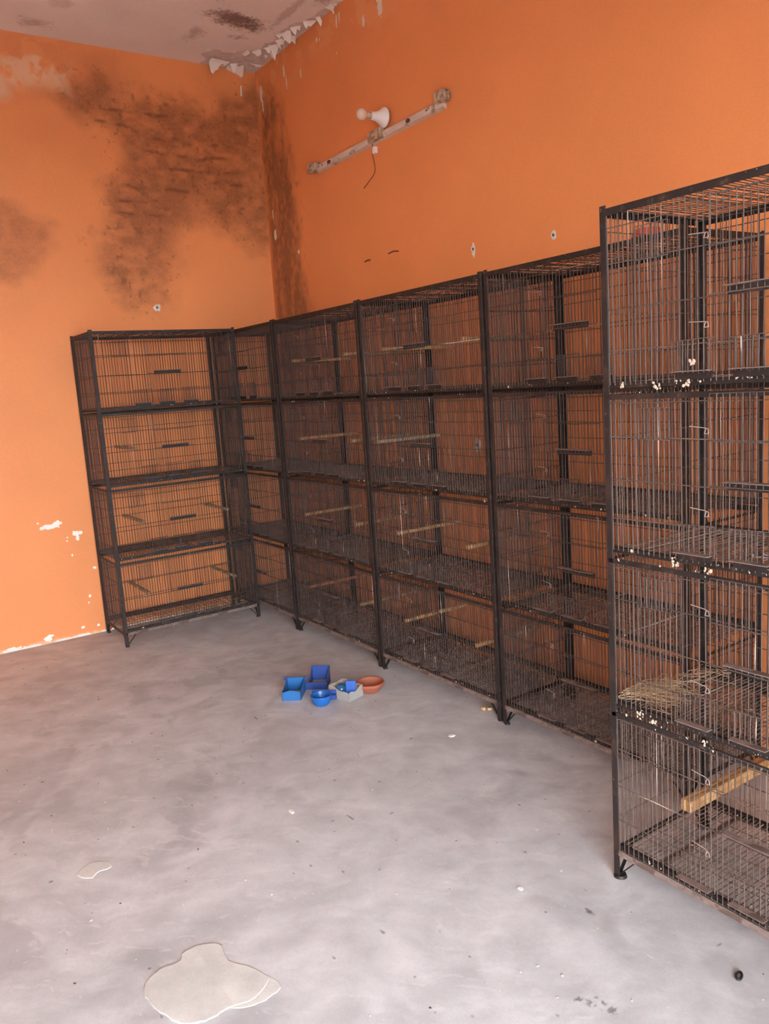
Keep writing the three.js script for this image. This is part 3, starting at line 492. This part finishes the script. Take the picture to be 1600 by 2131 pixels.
{
  const t = thing('bulb_holder', 'white plastic bulb holder mounted on the batten', 'bulb holder', [1.445, 2.752, 0.02]);
  const g = new THREE.LatheGeometry([[0, 0.0], [0.048, 0.0], [0.05, 0.006], [0.048, 0.012], [0.040, 0.02], [0.030, 0.038], [0.0225, 0.055], [0.0205, 0.075], [0.019, 0.088], [0.015, 0.088], [0.014, 0.06], [0, 0.058]].map(([r, y]) => new THREE.Vector2(r, y)), 32);
  g.rotateX(Math.PI / 2); mesh('holder_body', g, M.white, t);
  const b = thing('light_bulb', 'small unlit opal light bulb screwed into the white holder', 'bulb', [1.445, 2.752, 0.108]);
  const cap = new THREE.LatheGeometry([[0, -0.028], [0.0128, -0.028], [0.0128, 0.012], [0.0135, 0.014], [0, 0.014]].map(([r, y]) => new THREE.Vector2(r, y)), 24); cap.rotateX(Math.PI / 2); mesh('bulb_cap', cap, std({ color: 0xcdb99c, roughness: 0.45 }), b);
  const gl = []; gl.push([0.0135, 0.012], [0.0145, 0.02], [0.0165, 0.027]); for (let k = 0; k <= 12; k++) { const a = -0.95 + (Math.PI / 2 + 0.95) * k / 12; gl.push([Math.max(0, 0.0295 * Math.cos(a)), 0.053 + 0.0295 * Math.sin(a)]); }
  const bg = new THREE.LatheGeometry(gl.map(([r, y]) => new THREE.Vector2(r, y)), 32); bg.rotateX(Math.PI / 2); mesh('glass_globe', bg, new THREE.MeshPhysicalMaterial({ color: 0xdcc7b4, roughness: 0.12, clearcoat: 0.5 }), b);
}

// ---------------------------------------------------------------- feeders and dish on the floor
M.blue = std({ color: 0x2867a4, roughness: 0.4, side: THREE.DoubleSide });
M.blueDark = std({ color: 0x2a4688, roughness: 0.4, side: THREE.DoubleSide });
M.blueCup = std({ color: 0x1c63b4, roughness: 0.35, side: THREE.DoubleSide });
M.silt = std({ map: paint(128, 128, 0.1, 0.1, (x, y) => mix3([150, 142, 128], [98, 92, 88], smooth(0.4, 0.6, fbm(x * 90, y * 90, 3)))), roughness: 0.95 });
M.terracotta = std({ map: paint(128, 128, 0.2, 0.2, (x, y) => mix3([172, 100, 74], [152, 84, 62], fbm(x * 60, y * 60, 4))), roughness: 0.75, side: THREE.DoubleSide });
M.clear = new THREE.MeshPhysicalMaterial({ color: 0xe4e2dc, roughness: 0.35, transmission: 0.65, thickness: 0, side: THREE.DoubleSide });
// open tray: floor, two sides, back, front with a wavy dip; w across, l deep, hf/hb heights
function trayShell(w, l, hf, hb, th, dip) {
  const parts = []; const wall = (pts, depth, place) => { const s = new THREE.Shape(pts.map(([x, y]) => new THREE.Vector2(x, y))); const g = new THREE.ExtrudeGeometry(s, { depth, bevelEnabled: true, bevelSize: 0.0005, bevelThickness: 0.0005, bevelSegments: 1 }); place(g); parts.push(g); };
  const side = [[0, 0], [l, 0], [l, hf], [l * 0.72, hf + (hb - hf) * 0.12], [l * 0.4, hf + (hb - hf) * 0.5], [l * 0.15, hb * 0.93], [0, hb]];
  for (const s of [0, 1]) wall(side, th, (g) => { g.rotateY(-Math.PI / 2); g.translate(s ? w / 2 : -w / 2 + th, 0, -l / 2); });
  wall([[-w / 2, 0], [w / 2, 0], [w / 2, hb], [-w / 2, hb]], th, (g) => g.translate(0, 0, -l / 2));
  const fr = [[-w / 2, 0], [w / 2, 0]]; for (let k = 0; k <= 10; k++) { const u = 1 - k / 10; fr.push([-w / 2 + w * u, hf + dip * Math.sin(u * Math.PI) ** 2]); } wall(fr, th, (g) => g.translate(0, 0, l / 2 - th));
  parts.push(new THREE.BoxGeometry(w, th, l).translate(0, th / 2, 0)); return merged(parts);
}
{
  const t1 = thing('feeder_tray', 'light blue open feeder tray, leftmost of the pile on the floor', 'feeder', [1.788, 0, 0.985], 0.878, 'feeders left on the floor');
  mesh('tray_body', trayShell(0.086, 0.125, 0.04, 0.066, 0.0022, 0.008), M.blue, t1); mesh('residue', box(-0.04, 0.0024, -0.05, 0.04, 0.006, 0.055), M.silt, t1);
  mesh('hanger_flange', box(-0.062, 0.052, -0.066, 0.054, 0.066, -0.063), M.blueDark, t1);
  const t2 = thing('feeder_tray', 'dark blue deep feeder tray behind the round cup', 'feeder', [1.760, 0, 0.832], 0.86, 'feeders left on the floor');
  mesh('tray_body', trayShell(0.086, 0.1, 0.034, 0.082, 0.0022, 0.0), M.blueDark, t2); mesh('residue', box(-0.04, 0.0024, -0.045, 0.04, 0.012, 0.044), M.silt, t2);
  mesh('front_plate', chamfered(-0.056, 0.0, 0.0515, 0.048, 0.036, 0.055, 0.001), M.blueDark, t2);
}
{
  const t = thing('feeder_cup', 'bright blue round feeder cup in front of the dark tray', 'feeder', [1.972, 0, 0.944], 0.86, 'feeders left on the floor');
  const g = new THREE.LatheGeometry([[0, 0], [0.026, 0], [0.036, 0.008], [0.043, 0.024], [0.0445, 0.04], [0.047, 0.043], [0.047, 0.047], [0.042, 0.047], [0.040, 0.026], [0.033, 0.011], [0, 0.006]].map(([r, y]) => new THREE.Vector2(r, y)), 36); mesh('cup_body', g, M.blueCup, t);
  mesh('hook_plate', chamfered(-0.05, 0.006, -0.049, 0.062, 0.05, -0.0462, 0.001), M.blueDark, t); mesh('hook_arm', chamfered(0.03, 0.012, -0.046, 0.062, 0.034, -0.02, 0.001), M.blueDark, t);
}
{
  const t = thing('feeder_box', 'cloudy clear plastic feeder box with wavy edges on the floor', 'feeder', [1.965, 0, 0.808], 0.26, 'feeders left on the floor');
  const w = 0.125, l = 0.095, th = 0.0018, parts = []; const wall = (len, h0, h1, amp, place) => { const pts = [[0, 0], [len, 0]]; for (let k = 0; k <= 12; k++) { const u = 1 - k / 12; pts.push([len * u, mix(h0, h1, u) + amp * Math.sin(u * 9)]); } const g = new THREE.ExtrudeGeometry(new THREE.Shape(pts.map(([x, y]) => new THREE.Vector2(x, y))), { depth: th, bevelEnabled: false }); place(g); parts.push(g); };
  wall(w, 0.058, 0.036, 0.004, (g) => g.translate(-w / 2, 0, l / 2 - th)); wall(w, 0.058, 0.05, 0.003, (g) => g.translate(-w / 2, 0, -l / 2)); wall(l, 0.05, 0.036, 0.006, (g) => { g.rotateY(-Math.PI / 2); g.translate(w / 2, 0, -l / 2); }); wall(l, 0.056, 0.056, 0.002, (g) => { g.rotateY(-Math.PI / 2); g.translate(-w / 2 + th, 0, -l / 2); });
  parts.push(new THREE.BoxGeometry(w, th, l).translate(0, th / 2, 0)); mesh('box_body', merged(parts), M.clear, t);
  const d = thing('bird_drinker', 'blue drinker with a round dome lying inside the clear box', 'drinker', [1.965, 0.003, 0.808], 0.26);
  const sp = new THREE.SphereGeometry(0.026, 28, 20); sp.scale(1, 0.95, 1); sp.translate(-0.022, 0.03, 0.008); mesh('dome', sp, new THREE.MeshPhysicalMaterial({ color: 0x1d5580, roughness: 0.25, clearcoat: 0.6 }), d);
  const pl = new RoundedBoxGeometry(0.046, 0.07, 0.011, 2, 0.003); pl.rotateX(-0.12); pl.rotateY(0.62); pl.translate(0.026, 0.039, -0.006); mesh('drinking_tray', pl, std({ color: 0x1d57b0, roughness: 0.4 }), d);
}
{
  const t = thing('clay_dish', 'round terracotta dish on the floor beside the cage foot', 'dish', [1.988, 0, 0.690]);
  const g = new THREE.LatheGeometry([[0, 0], [0.040, 0], [0.046, 0.006], [0.054, 0.022], [0.060, 0.026], [0.066, 0.030], [0.067, 0.042], [0.065, 0.045], [0.060, 0.045], [0.058, 0.04], [0.048, 0.018], [0.038, 0.010], [0, 0.009]].map(([r, y]) => new THREE.Vector2(r, y)), 44); mesh('dish_body', g, M.terracotta, t);
}

// ---------------------------------------------------------------- cement patches and litter on the floor
const floorMesh = scene.getObjectByName('floor');
function patch(pts, h, mat) {
  const c = new THREE.CatmullRomCurve3(pts.map(([x, z]) => V(x, 0, z)), true, 'centripetal').getPoints(pts.length * 5);
  const s = new THREE.Shape(c.map((q, i) => new THREE.Vector2(q.x + 0.004 * (vn(i * 1.3, 2) - 0.5), -(q.z + 0.004 * (vn(i * 1.1, 9) - 0.5)))));
  const g = new THREE.ExtrudeGeometry(s, { depth: h, bevelEnabled: true, bevelSize: 0.0012, bevelThickness: 0.0008, bevelSegments: 1 }); g.rotateX(-Math.PI / 2); g.translate(0, -0.001, 0);
  const p = g.attributes.position, uv = g.attributes.uv; for (let i = 0; i < p.count; i++) uv.setXY(i, p.getX(i) / 0.5, p.getZ(i) / 0.5); return mesh('cement_patch', g, mat, floorMesh);
}
M.cement = std({ map: paint(512, 512, 0.5, 0.5, (x, y) => [203, 203, 197].map((v) => v * (1 + (fbm(x * 14, y * 14, 4) - 0.5) * 0.2 + (vn(x * 300, y * 300) - 0.5) * 0.04))), roughness: 0.7 });
patch([[3.205, 2.15], [3.17, 2.1], [3.175, 2.05], [3.15, 2.03], [3.15, 1.98], [3.18, 1.945], [3.25, 1.95], [3.31, 1.915], [3.37, 1.90], [3.405, 1.95], [3.395, 2.02], [3.40, 2.06], [3.38, 2.11], [3.32, 2.14], [3.26, 2.155]], 0.003, M.cement);
patch([[3.29, 1.925], [3.34, 1.905], [3.41, 1.885], [3.425, 1.92], [3.425, 1.96], [3.395, 2.01], [3.37, 1.98]], 0.0015, M.cement);
patch([[2.61, 2.16], [2.57, 2.12], [2.6, 2.07], [2.63, 2.068], [2.632, 2.11], [2.65, 2.13]], 0.002, M.cement);
{
  const R = rng(63);
  const chip = (name, x, z, w, l, h, a, color, label, cat) => {
    const n = 7, s = new THREE.Shape(); for (let k = 0; k < n; k++) { const q = k / n * 6.283, r = 0.75 + 0.35 * R(); const X = Math.cos(q) * w / 2 * r, Y = Math.sin(q) * l / 2 * r; k ? s.lineTo(X, Y) : s.moveTo(X, Y); } s.closePath();
    const g = new THREE.ExtrudeGeometry(s, { depth: h, bevelEnabled: true, bevelSize: h * 0.2, bevelThickness: h * 0.2, bevelSegments: 1 }); g.rotateX(-Math.PI / 2); g.computeBoundingBox(); g.translate(0, -g.boundingBox.min.y, 0);
    const m = mesh(name, g, std({ color, roughness: 0.8 }), scene); m.position.set(x, 0.0004, z); m.rotation.y = a; return tag(m, label, cat);
  };
  chip('paint_chip', 2.621, 0.718, 0.032, 0.022, 0.003, 0.9, 0xf2eeea, 'white paint chip on the floor in front of the cage row', 'chip');
  chip('paint_chip', 3.504, 1.191, 0.018, 0.013, 0.003, 0.3, 0xf0ece6, 'small white chip on the floor left of the nearest cage', 'chip');
  chip('paint_chip', 2.713, 1.488, 0.028, 0.014, 0.003, 0.2, 0xf0ece6, 'white chip alone near the middle of the floor', 'chip');
  chip('seed_husk', 2.512, 0.455, 0.02, 0.015, 0.009, 0.2, 0xc9a06c, 'tan seed husk on the floor by a cage foot', 'husk');
  chip('seed_husk', 2.533, 0.438, 0.016, 0.008, 0.008, 0.9, 0xd0aa78, 'smaller husk piece beside the tan seed husk', 'husk');
  { const pts = new THREE.CatmullRomCurve3([V(-0.012, 0.004, -0.003), V(0, 0.006, -0.007), V(0.014, 0.004, -0.002), V(0.013, 0.004, 0.004), V(0.0, 0.005, 0.005)], true).getPoints(24); const w = new Wires(); w.add(pts, 0.003, [0.012, 0.011, 0.012], 6); const m = mesh('black_clip', w.geo(), M.wire, scene); m.position.set(4.06, 0, 1.033); m.rotation.y = -1.0; tag(m, 'tiny black loop of plastic on the floor at the right', 'scrap'); }
  // fine litter nobody could count
  const bits = []; const clr = [];
  for (let k = 0; k < 420; k++) {
    const x = 0.3 + 4.2 * R(), z = 0.5 + 2.1 * R(), r = 0.0012 + 0.0028 * R() * R(), g = new THREE.IcosahedronGeometry(r, 0); g.scale(1 + R(), 0.4, 1); g.rotateY(R() * 3); g.translate(x, r * 0.35, z); const h = merged([g]), d = R() < 0.2, c = new Float32Array(h.attributes.position.count * 3); for (let i = 0; i < c.length; i += 3) { const q = d ? [0.06, 0.05, 0.045] : [0.7, 0.66, 0.6]; c[i] = q[0]; c[i + 1] = q[1]; c[i + 2] = q[2]; } h.setAttribute('color', new THREE.BufferAttribute(c, 3)); bits.push(h);
  }
  const m = mesh('floor_litter', mergeGeometries(bits), M.wire, scene); m.userData.kind = 'stuff'; tag(m, 'tiny paint crumbs and seed bits strewn over the floor', 'litter');
}
renderer.render(scene, camera);
